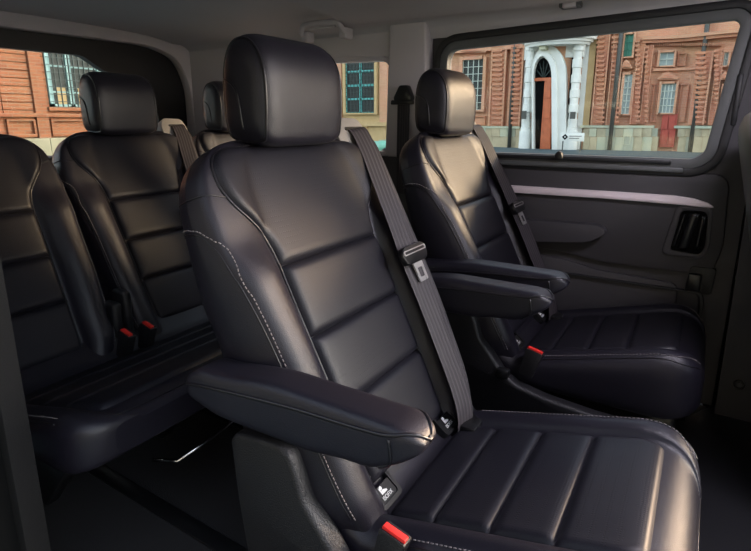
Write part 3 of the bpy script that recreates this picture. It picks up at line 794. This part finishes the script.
# ================================================================== OUTSIDE
GZ = -.62
gd = structure(box('floor_piazza', -80, 60, -40, 90, GZ - .2, GZ, PAVE)); gd.name = 'ground'
YF = 32.0
def fy(u):
    """distance of the palace front: a gently undulating wall"""
    if u < 586: return YF - .9 * math.exp(-((u - 552) / 26.0) ** 2)
    return YF + .5 * math.sin(math.pi * min(1, max(0, (u - 625) / 95.0))) ** 2
def fp(u, v, dy=0):
    return pix(u, v, 1, fy(u) + dy)
pal = empty('brick_palace', (-8, YF, GZ)); tag(pal, 'ornate red-brick palace with an arched white stone doorway, seen through the sliding door window', 'building')
def loc(p): return (p[0] + 8, p[1] - YF, p[2] - GZ)
def slab_data(u0, u1, v0, v1, front, back):
    """box between pixel columns/rows on the front, front/back are offsets in metres from the wall plane"""
    um = (u0 + u1) / 2; Y = fy(um)
    a = pix(u0, (v0 + v1) / 2, 1, Y); b = pix(u1, (v0 + v1) / 2, 1, Y); c = pix(um, v0, 1, Y); d = pix(um, v1, 1, Y)
    V, F = box_data(a.x, b.x, Y + front, Y + back, max(d.z, GZ), c.z); return [loc(v) for v in V], F
def slab(name, u0, u1, v0, v1, front, back, m, parent=pal):
    V, F = slab_data(u0, u1, v0, v1, front, back); return mesh(name, V, F, m, parent, smooth=False)
# wall
L = []
for k in range(60):
    u = 205 + (775 - 205) * k / 59; p = fp(u, 100, 0)
    L.append([loc((p.x, p.y, GZ)), loc((p.x, p.y, 17)), loc((p.x, p.y + .8, 17)), loc((p.x, p.y + .8, GZ))])  # carried up out of view to keep the brick house in shade
V, F = loft(L); mesh('front_wall', V, F, BRICKPALE, pal, smooth=False)
V, F = box_data(fp(775, 100).x, 19, YF, YF + .8, GZ, 17); mesh('added_shade_wall', [loc(v) for v in V], F, BRICKPALE, pal, smooth=False)  # unseen extension added to keep the sun off the brick house
def course(name, u0, u1, v0, v1, front, m, n=1):
    """band that follows the curve"""
    L = []
    n = max(2, int((u1 - u0) / 4))
    for k in range(n + 1):
        u = u0 + (u1 - u0) * k / n; Y = fy(u); p = pix(u, 100, 1, Y); um = 650; c = pix(um, v0, 1, fy(um)); d = pix(um, v1, 1, fy(um))
        L.append([loc((p.x, Y + front, max(GZ, d.z))), loc((p.x, Y + front, c.z)), loc((p.x, Y + .1, c.z)), loc((p.x, Y + .1, max(GZ, d.z)))])
    V, F = loft(L); return mesh(name, V, F, m, pal, smooth=False)
for a, b in ((455, 523), (584, 658), (678, 770)):
    u = a
    while u < b - 1:
        w_ = min(random.uniform(6, 10), b - u)
        for q0, q1 in ((128.3, 136.5), (136.8, 152)):
            slab('plinth_stone', u + .12, u + w_ - .12, q0, q1, -.28 - random.uniform(0, .07), .05, random.choice(STONES))
        u += w_
course('plinth_cap', 455, 523, 127, 129.5, -.36, STONE); course('plinth_cap', 584, 658, 125.5, 128, -.36, STONE); course('plinth_cap', 678, 770, 125.5, 128, -.36, STONE)
course('cornice', 637, 770, 38, 41, -.55, BRICKPALE); course('cornice', 637, 770, 41, 44, -.40, BRICK); course('string_course', 650, 712, 69, 71.5, -.22, BRICKPALE); course('cornice', 440, 524, 36, 41, -.4, BRICKPALE)
den = []
for k in range(34): den.append(slab_data(651 + k * 2.1, 652 + k * 2.1, 44, 46.5, -.32, .05))
V, F = merge(den); tag(mesh('dentil_row', V, F, BRICK, pal, smooth=False), kind='stuff')
# rusticated pilasters: shaft, edge strips, carved blocks
def pilaster(u0, u1, v0, v1, wide=True):
    sh = slab('pilaster', u0, u1, v0, v1, -.30, .1, BRICK)
    bl = []
    n = int((v1 - v0) / 4.6); dv = (v1 - v0) / n; e = (u1 - u0) * .16
    for k in range(n):
        a = v0 + k * dv
        bl.append(slab_data(u0 + e, u1 - e, a + .5, a + dv * .62, -.42, -.28))
        bl.append(slab_data(u0 + e * 2, u1 - e * 2, a + dv * .62, a + dv * .9, -.36, -.28))
    V, F = merge(bl); tag(mesh('carved_blocks', V, F, BRICK, sh, smooth=False), kind='stuff')
    for a, b in ((u0, u0 + e * .7), (u1 - e * .7, u1)): slab('pilaster_edge', a, b, v0, v1, -.38, -.25, BRICKPALE, sh)
    return sh
for u0, u1, v0, v1 in ((492, 507, 40, 126), (511, 524, 40, 126), (596, 607.5, 32, 125), (611, 621.5, 32, 125), (635, 642, 40, 124), (644.5, 650, 46, 124), (693, 709, 52, 125), (713, 719.5, 50, 125), (732, 742, 50, 125)): pilaster(u0, u1, v0, v1)
slab('plain_pilaster', 584, 594, 30, 127, -.22, .1, STUCCO)
for u in (508.8, 609.2, 690): 
    p0 = fp(u, 150, -.42); tube('drainpipe', [loc((p0.x, p0.y, GZ)), loc((p0.x, p0.y, 8.8))], .11, PIPEMAT, pal, 8)
def pwindow(u0, u1, v0, v1, fr, pane, nx=2, ny=4, surround=BRICKPALE, sw=2.2, front=-.20, t=.42):
    s = []
    for a in ((u0 - sw, u0, v0 - sw, v1 + sw * .6), (u1, u1 + sw, v0 - sw, v1 + sw * .6), (u0, u1, v0 - sw, v0), (u0, u1, v1, v1 + sw * .6)): s.append(slab_data(*a, -.32, .05))
    V, F = merge(s); w = mesh('window_surround', V, F, surround, pal, smooth=False)
    slab('pane', u0, u1, v0, v1, front + .06, .05, pane, w)
    b = []
    for k in range(nx + 1):
        c = u0 + (u1 - u0) * k / nx; b.append(slab_data(c - t, c + t, v0, v1, front, .03))
    for k in range(ny + 1):
        c = v0 + (v1 - v0) * k / ny; b.append(slab_data(u0, u1, c - t, c + t, front, .03))
    V, F = merge(b); mesh('glazing_bars', V, F, fr, w, smooth=False)
    return w
pwindow(463.5, 484, 60, 110, FRAMEPALE, PANEDARK, 4, 7, BRICKPALE, 2.8, -.20, .26)
pwindow(624, 633.5, 35, 57, SHUTTER, SHUTTER, 2, 3); pwindow(623.5, 631.5, 75, 114, FRAMEPALE, PANEGREY, 2, 6); pwindow(625, 630.5, 133, 144, FRAMETEAL, PANEDARK, 2, 2, STONE, 1)
pwindow(660, 674, 53, 66, FRAMEPALE, PANEGREY, 2, 2); pwindow(660.5, 675, 84, 113, FRAMEPALE, PANEGREY, 4, 4); pwindow(722, 728, 53, 66, FRAMEPALE, PANEGREY, 2, 2); pwindow(722, 728, 84, 115, FRAMEPALE, PANEGREY, 2, 4)
pwindow(347.5, 376.5, 58, 113, FRAMETEAL, PANEDARK, 2, 4, STUCCO, 2.4, -.20, 1.1)
for u in (312, 280, 248, 218): pwindow(u - 10, u + 10, 58, 113, FRAMETEAL, PANEDARK, 2, 4, STUCCO, 2.4, -.20, .8)
for u in (328, 296, 264, 232): slab('stucco_pilaster', u - 4, u + 4, 20, 150, -.20, .1, BRICKPALE)
gr = []
for k in range(9): gr.append(slab_data(349 + k * 3.3, 349.35 + k * 3.3, 58, 113, -.26, -.22))
for k in range(14): gr.append(slab_data(347.5, 376.5, 60 + k * 4, 60.35 + k * 4, -.26, -.22))
V, F = merge(gr); mesh('iron_grille', V, F, IRON, pal, smooth=False)
slab('stucco_panel', 336, 392, 20, 150, -.05, .1, STUCCO); 
for u0, u1 in ((335, 343), (381, 389)): slab('stucco_pilaster', u0, u1, 20, 124, -.20, .1, BRICKPALE)
slab('sill_band', 335, 392, 122, 126, -.28, .1, STUCCO); slab('stucco_pilaster', 358, 368, 126, 150, -.18, .1, STUCCO)
# pediments over windows
for u0, u1, v0, v1 in ((460, 488, 44, 53), (658, 678, 72, 80), (622, 633, 60, 69), (720, 730, 72, 80)):
    um = (u0 + u1) / 2; Y = fy(um)
    def q(u, v): p = pix(u, v, 1, Y); return (p.x + 8, p.z - GZ)
    po = [q(u0, v1), q(u1, v1), q(u1, v1 - 1.5), q(um + (u1 - um) * .45, v0 + 2), q(um, v0), q(um - (um - u0) * .45, v0 + 2), q(u0, v1 - 1.5)]
    pd = prism('pediment', po, 'y', Y - YF - .38, Y - YF, BRICKPALE, pal)
    inr = [q(um + (u - um) * .7, v1 - 1.2 + (v - v1) * .55) for u, v in ((u0, v1), (u1, v1), (um + 3, v0 + 1), (um, v0), (um - 3, v0 + 1))]
    prism('pediment_relief', inr, 'y', Y - YF - .46, Y - YF - .3, BRICK, pd)
# recessed wall panels of the right bay
for u0, u1, v0, v1 in ((652, 657, 53, 66), (678, 686, 53, 66), (652, 657, 84, 122), (679, 687, 84, 122), (466, 486, 116, 125)):
    s = [slab_data(u0, u1, v0, v0 + 1, -.14, .05), slab_data(u0, u1, v1 - 1, v1, -.14, .05), slab_data(u0, u0 + 1, v0, v1, -.14, .05), slab_data(u1 - 1, u1, v0, v1, -.14, .05)]
    V, F = merge(s); mesh('panel_moulding', V, F, BRICK, pal, smooth=False)
rd = slab('red_door', 661, 676, 114, 147, -.22, .05, REDDOOR)
for u in (662, 669.2): slab('door_leaf_panel', u, u + 5.8, 117, 129, -.27, -.2, REDDOOR, rd); slab('door_leaf_panel', u, u + 5.8, 131, 144, -.27, -.2, REDDOOR, rd)
# white portal
UP = 543; YP = fy(UP) 
def pq(u, v): p = pix(u, v, 1, YP); return (p.x + 8, max(p.z - GZ, 0))
def arch(u0, u1, vs, vt, n=14):
    um = (u0 + u1) / 2; out = [pq(u0, 152)]
    for k in range(n + 1):
        a = math.pi * (1 - k / n); out.append(pq(um + (u1 - u0) / 2 * math.cos(a), vs - (vs - vt) * math.sin(a)))
    out.append(pq(u1, 152)); return out
po = YP - YF
frame('portal_arch', arch(533, 567, 74, 46), arch(535.5, 553, 77, 58), 'y', po - .35, po + .15, WHITESTONE, pal)
frame('portal_arch_moulding', arch(534.8, 559, 76, 53), arch(535.8, 554, 77, 57), 'y', po - .55, po - .3, WHITESTONE, pal)
slab('portal_wall', 524, 584, 40, 58, .12, .3, WHITESTONE)
prism('dark_opening', arch(535, 553.5, 77, 57), 'y', po - .08, po + .1, INSIDEDARK, pal)
dl = slab('wood_door_leaf', 543, 553.5, 80, 150, -.16, -.08, WOOD); slab('wood_door_leaf', 535, 543, 80, 106, -.16, -.08, WOOD)
for v0, v1 in ((84, 98), (101, 118), (121, 143)): slab('door_leaf_panel', 545, 551.5, v0, v1, -.22, -.15, WOOD, dl)
fan = []
for k in range(1, 6):
    a = math.pi * k / 6; fan.append(tube_data([loc(Vector(pix(544.2, 79, 1, YP)) + Vector((0, -.14, 0))), loc(Vector(pix(544.2 + 8 * math.cos(a), 79 - 18 * math.sin(a), 1, YP)) + Vector((0, -.14, 0)))], .035, 5))
V, F = merge(fan); mesh('fanlight_bars', V, F, IRON, pal)
slab('transom', 535, 553.5, 78, 81, -.22, .0, WOOD)
def column(u0, u1, v0, v1):
    um = (u0 + u1) / 2; Y = fy(um); a = pix(u0, 100, 1, Y); b = pix(u1, 100, 1, Y); r = (b.x - a.x) / 2; c = (a.x + b.x) / 2
    zt = pix(um, v0, 1, Y).z; zb = GZ; prof = [(zb, 1.5), (zb + 1.0, 1.5), (zb + 1.02, 1.25), (zb + 1.2, 1.25), (zb + 1.22, 1.0)]
    n = 5; hh = (zt - .5 - zb - 1.22) / n
    for k in range(n): z0 = zb + 1.22 + k * hh; prof += [(z0 + .02, 1.1), (z0 + hh * .55, 1.1), (z0 + hh * .57, .93), (z0 + hh * .98, .93)]
    prof += [(zt - .45, 1.0), (zt - .4, 1.25), (zt - .2, 1.3), (zt - .18, 1.45), (zt, 1.45)]
    V, F = loft([[loc((c + r * k * math.cos(q * math.pi / 9), Y - .45 + r * k * math.sin(q * math.pi / 9), z)) for q in range(18)] for z, k in prof])
    o = mesh('portal_column', V, F, WHITESTONE, pal, smooth=False); smooth_auto(o); return o
column(526, 534, 44, 148); column(571.5, 580.5, 44, 148)
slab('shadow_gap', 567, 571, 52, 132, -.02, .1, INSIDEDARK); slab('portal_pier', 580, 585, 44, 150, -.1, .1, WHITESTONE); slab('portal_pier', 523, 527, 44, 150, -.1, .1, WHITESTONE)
L = []
for v, k in ((47, 1.0), (44.5, 1.04), (44.3, 1.1), (42, 1.12), (41.8, 1.2), (37, 1.24), (34, 1.24)):
    z = pix(552, v, 1, YP).z; c = pix(552.5, 100, 1, YP).x; hw = 1.55 * k * 1.06
    L.append([loc((c + hw * math.cos(a), YP + .2 - 1.3 * k * math.sin(a), z)) for a in [math.pi * q / 24 for q in range(25)]] + [loc((c - hw, YP + .4, z)), loc((c + hw, YP + .4, z))])
V, F = loft(L); mesh('portal_balcony', V, F, WHITESTONE, pal, smooth=False)
slab('portal_plaque', 526.5, 531, 111, 119, -1.0, -.9, PIPEMAT); slab('portal_plaque', 574, 579, 112, 119, -1.0, -.9, PIPEMAT)
ks = slab('keystone', 543, 549.5, 45, 51, -.8, -.2, STONE)
# white notice board with a diamond mark and two lines of small print
p0 = pix(560, 141, 1, YP - 1.6); p1 = pix(584.5, 133, 1, YP - 1.6)
sg_ = empty('notice_board', (p0.x, p0.y, GZ)); tag(sg_, 'low white notice board with a black diamond mark in front of the white portal', 'sign')
wb, hb, zb = p1.x - p0.x, p1.z - p0.z, p0.z - GZ
box('board', 0, wb, 0, .06, zb, zb + hb, WHITESTONE, sg_, .01)
for x in (.15, wb - .15): box('post', x - .03, x + .03, .01, .05, 0, zb, PIPEMAT, sg_)
cx, cz, rr = wb * .2, zb + hb * .5, hb * .36
dm = frame('diamond_mark', [(cx - rr, cz), (cx, cz + rr), (cx + rr, cz), (cx, cz - rr)], [(cx - rr * .35, cz), (cx, cz + rr * .35), (cx + rr * .35, cz), (cx, cz - rr * .35)], 'y', -.012, .002, INSIDEDARK, sg_)
for k, (a, b) in enumerate(((.38, .9), (.38, .8))): box('print_line', wb * a, wb * b, -.008, .002, zb + hb * (.56 - k * .26), zb + hb * (.66 - k * .26), GASKET, sg_)

# --- side street house behind the van, seen through the tailgate window
HOUSESTONE = mat('house_plinth_stone', (.28, .25, .16), .9, vary=.4, vscale=1.5, bump=.4, bscale=6)
XR = -15.0
hs_ = empty('brick_house', (XR, 8, GZ)); tag(hs_, 'orange-brick house with banded masonry and a barred window, seen through the tailgate window', 'building')
def rloc(p): return (p[0] - XR, p[1] - 8, p[2] - GZ)
def rs_data(u0, u1, v0, v1, front, back, vref=None):
    vm = (v0 + v1) / 2; um = (u0 + u1) / 2
    a = pix(u0, 90, 0, XR); b = pix(u1, 90, 0, XR); c = pix(75, v0, 0, XR); d = pix(75, v1, 0, XR)
    V, F = box_data(XR - back, XR + front, a.y, b.y, max(d.z, GZ), c.z); return [rloc(v) for v in V], F
def rs(name, u0, u1, v0, v1, front, back, m, parent=hs_):
    V, F = rs_data(u0, u1, v0, v1, front, back); return mesh(name, V, F, m, parent, smooth=False)
zt = pix(75, -20, 0, XR).z
V, F = box_data(XR - .6, XR, -2, 12.2, GZ, zt + 2); mesh('house_wall', [rloc(v) for v in V], F, BRICKDEEP, hs_, smooth=False)
v = 38
k = 0
while v < 112:
    for a, b in ((-60, -2), (-1, 29.5), (42.5, 46) if 50 < v < 108 else (42.5, 100), (101, 128) if not 50 < v < 108 else (103, 128), (129, 175)):
        if b - a > 1: rs('masonry_band', a, b, v + .5, v + 6.7, .06, .1, BRICKDEEP)
    v += 7.3
pi_ = rs('house_pilaster', 30, 42, 30, 160, .14, .1, BRICKDEEP)
rs('house_ledge', 42.5, 170, 107.5, 111, .22, .1, BRICKDEEP); rs('house_ledge', -40, 175, 113.5, 117, .18, .1, BRICKDEEP)
for u0, u1 in ((0, 29), (45, 118), (122, 172)):
    s = [rs_data(u0, u1, 119, 121, .10, .1), rs_data(u0, u1, 133, 135.5, .10, .1), rs_data(u0, u0 + 2, 121, 133, .10, .1), rs_data(u1 - 2, u1, 121, 133, .10, .1)]
    V, F = merge(s); mesh('panel_moulding', V, F, BRICKDEEP, hs_, smooth=False)
for a, b in ((-40, 38), (38.5, 58), (58.5, 90), (90.5, 130), (130.5, 175)): rs('plinth_stone', a, b, 137, 175, .25, .1, HOUSESTONE)
hw_ = rs('house_window', 47, 101, 50, 107, .03, .05, PANEDARK)
hw_.name = 'window_pane'
s = [rs_data(47, 51, 50, 107, .10, .05), rs_data(97, 101, 50, 107, .10, .05), rs_data(47, 101, 49, 51.5, .10, .05), rs_data(47, 101, 104.5, 107, .10, .05), rs_data(67, 71.5, 50, 107, .10, .05), rs_data(51, 97, 67, 68.6, .06, .05), rs_data(51, 97, 92, 93.6, .06, .05)]
V, F = merge(s); mesh('window_frame', V, F, FRAMEAQUA, hs_, smooth=False)
rs('curtain', 55, 66, 88, 105, .045, .03, STUCCO); rs('curtain', 77, 86, 88, 105, .045, .03, STUCCO)
s = [rs_data(47 + 5.0 * q, 47.5 + 5.0 * q, 50, 107, .22, -.18) for q in range(1, 11)] + [rs_data(45.5, 102, 53 + 7 * q, 53.6 + 7 * q, .24, -.20) for q in range(8)]
V, F = merge(s); mesh('window_grille', V, F, IRON, hs_, smooth=False)

# --- parked car seen low in the quarter window
pc = empty('parked_car', (-10.3, 20.0, GZ)); pc.rotation_euler = (0, 0, .35); pc.scale = (1, 1, .86)
tag(pc, 'small mint-green parked car seen low through the quarter window', 'car')
def car_loop(x):
    zr = interp([(-1.9, .85), (-1.5, .95), (-1.2, 1.0), (-.7, 1.45), (.3, 1.5), (1.0, 1.42), (1.6, 1.0), (1.9, .8)], x); w = interp([(-1.9, .6), (-1.6, .78), (1.6, .8), (1.9, .65)], x)
    return [(x, -w, .3), (x, -w * 1.02, .6), (x, -w, .9), (x, -w * .82, max(.9, zr - .08)), (x, -w * .6, zr), (x, w * .6, zr), (x, w * .82, max(.9, zr - .08)), (x, w, .9), (x, w * 1.02, .6), (x, w, .3)]
V, F = loft([car_loop(-1.9 + .1 * i) for i in range(39)]); cb = mesh('car_body', V, F, CARGREEN, pc)
for x0, x1 in ((-.62, .10), (.18, .95)):
    for sy in (-1, 1): prism('side_window', [(x0 + .12, .98), (x1, .98), (x1 - .06, 1.32), (x0 + .22, 1.32)], 'y', sy * .70 - .10, sy * .70 + .10, PANEDARK, pc)
for x in (-1.25, 1.2):
    for sy in (-1, 1):
        prism('wheel', [(x + .31 * math.cos(2 * math.pi * q / 20), .31 + .31 * math.sin(2 * math.pi * q / 20)) for q in range(20)], 'y', sy * .74 - .1, sy * .74 + .1, SMOOTHBLK, pc, .02)

# --- front part of the near side and the dashboard end, which close the cabin off from the street
structure(prism('wall_right_front', [(.62, -.05), (1.3, -.05), (1.3, .80), (.72, .86), (.72, 1.38), (.62, 1.38)], 'y', .30, .36, DARKTRIM))
structure(box('wall_front', 1.26, 1.32, .30, 2.12, -.05, .78, DARKTRIM))
structure(prism('wall_left_front', [(.42, 0), (1.3, 0), (1.3, .80), (.42, .86)], 'y', 2.04, 2.12, DARKTRIM))

# --- unseen glowing panel added under the roof to brighten the cabin
FILL_LENS = bpy.data.materials.new('fill_lamp_lens'); FILL_LENS.use_nodes = True
lb = FILL_LENS.node_tree.nodes['Principled BSDF']; lb.inputs['Emission Color'].default_value = (.92, .86, 1, 1); lb.inputs['Emission Strength'].default_value = 40.0
for x in (.30,):
    lm = empty('added_fill_lamp', (x, 1.22, 1.43)); tag(lm, 'unseen fill lamp added on the roof lining to brighten the cabin', 'lamp')
    box('housing', -.22, .22, -.12, .12, -.012, .012, GREYTRIM, lm, .006); box('lens', -.20, .20, -.10, .10, -.018, -.008, FILL_LENS, lm, .004)
# --- unseen house added behind the camera to block low sky light
GREYWALL = mat('grey_house_render', (.075, .078, .09), .9, vary=.2, vscale=1)
ob = empty('added_shade_house', (0, -13, GZ)); tag(ob, 'unseen plain grey house added across the square to cut the low sky light', 'building')
box('house_wall', -30, 25, -.6, 0, 0, 12, GREYWALL, ob)
box('cornice', -30, 25, -.2, .6, 11.6, 12.2, GREYWALL, ob); box('plinth', -30, 25, -.2, .15, 0, 1.2, STONE, ob)
wf = box('window_frame', -.7, .7, 0, .12, 0, 2.2, FRAMEPALE, ob); wp = box('pane', -.55, .55, .1, .14, .15, 2.05, PANEDARK, wf)
first = True
for i in range(13):
    for z in (2.0, 5.4, 8.6):
        w_ = wf if first else copy_tree(wf, ob); first = False; w_.location = (-27 + 4 * i, 0, z)
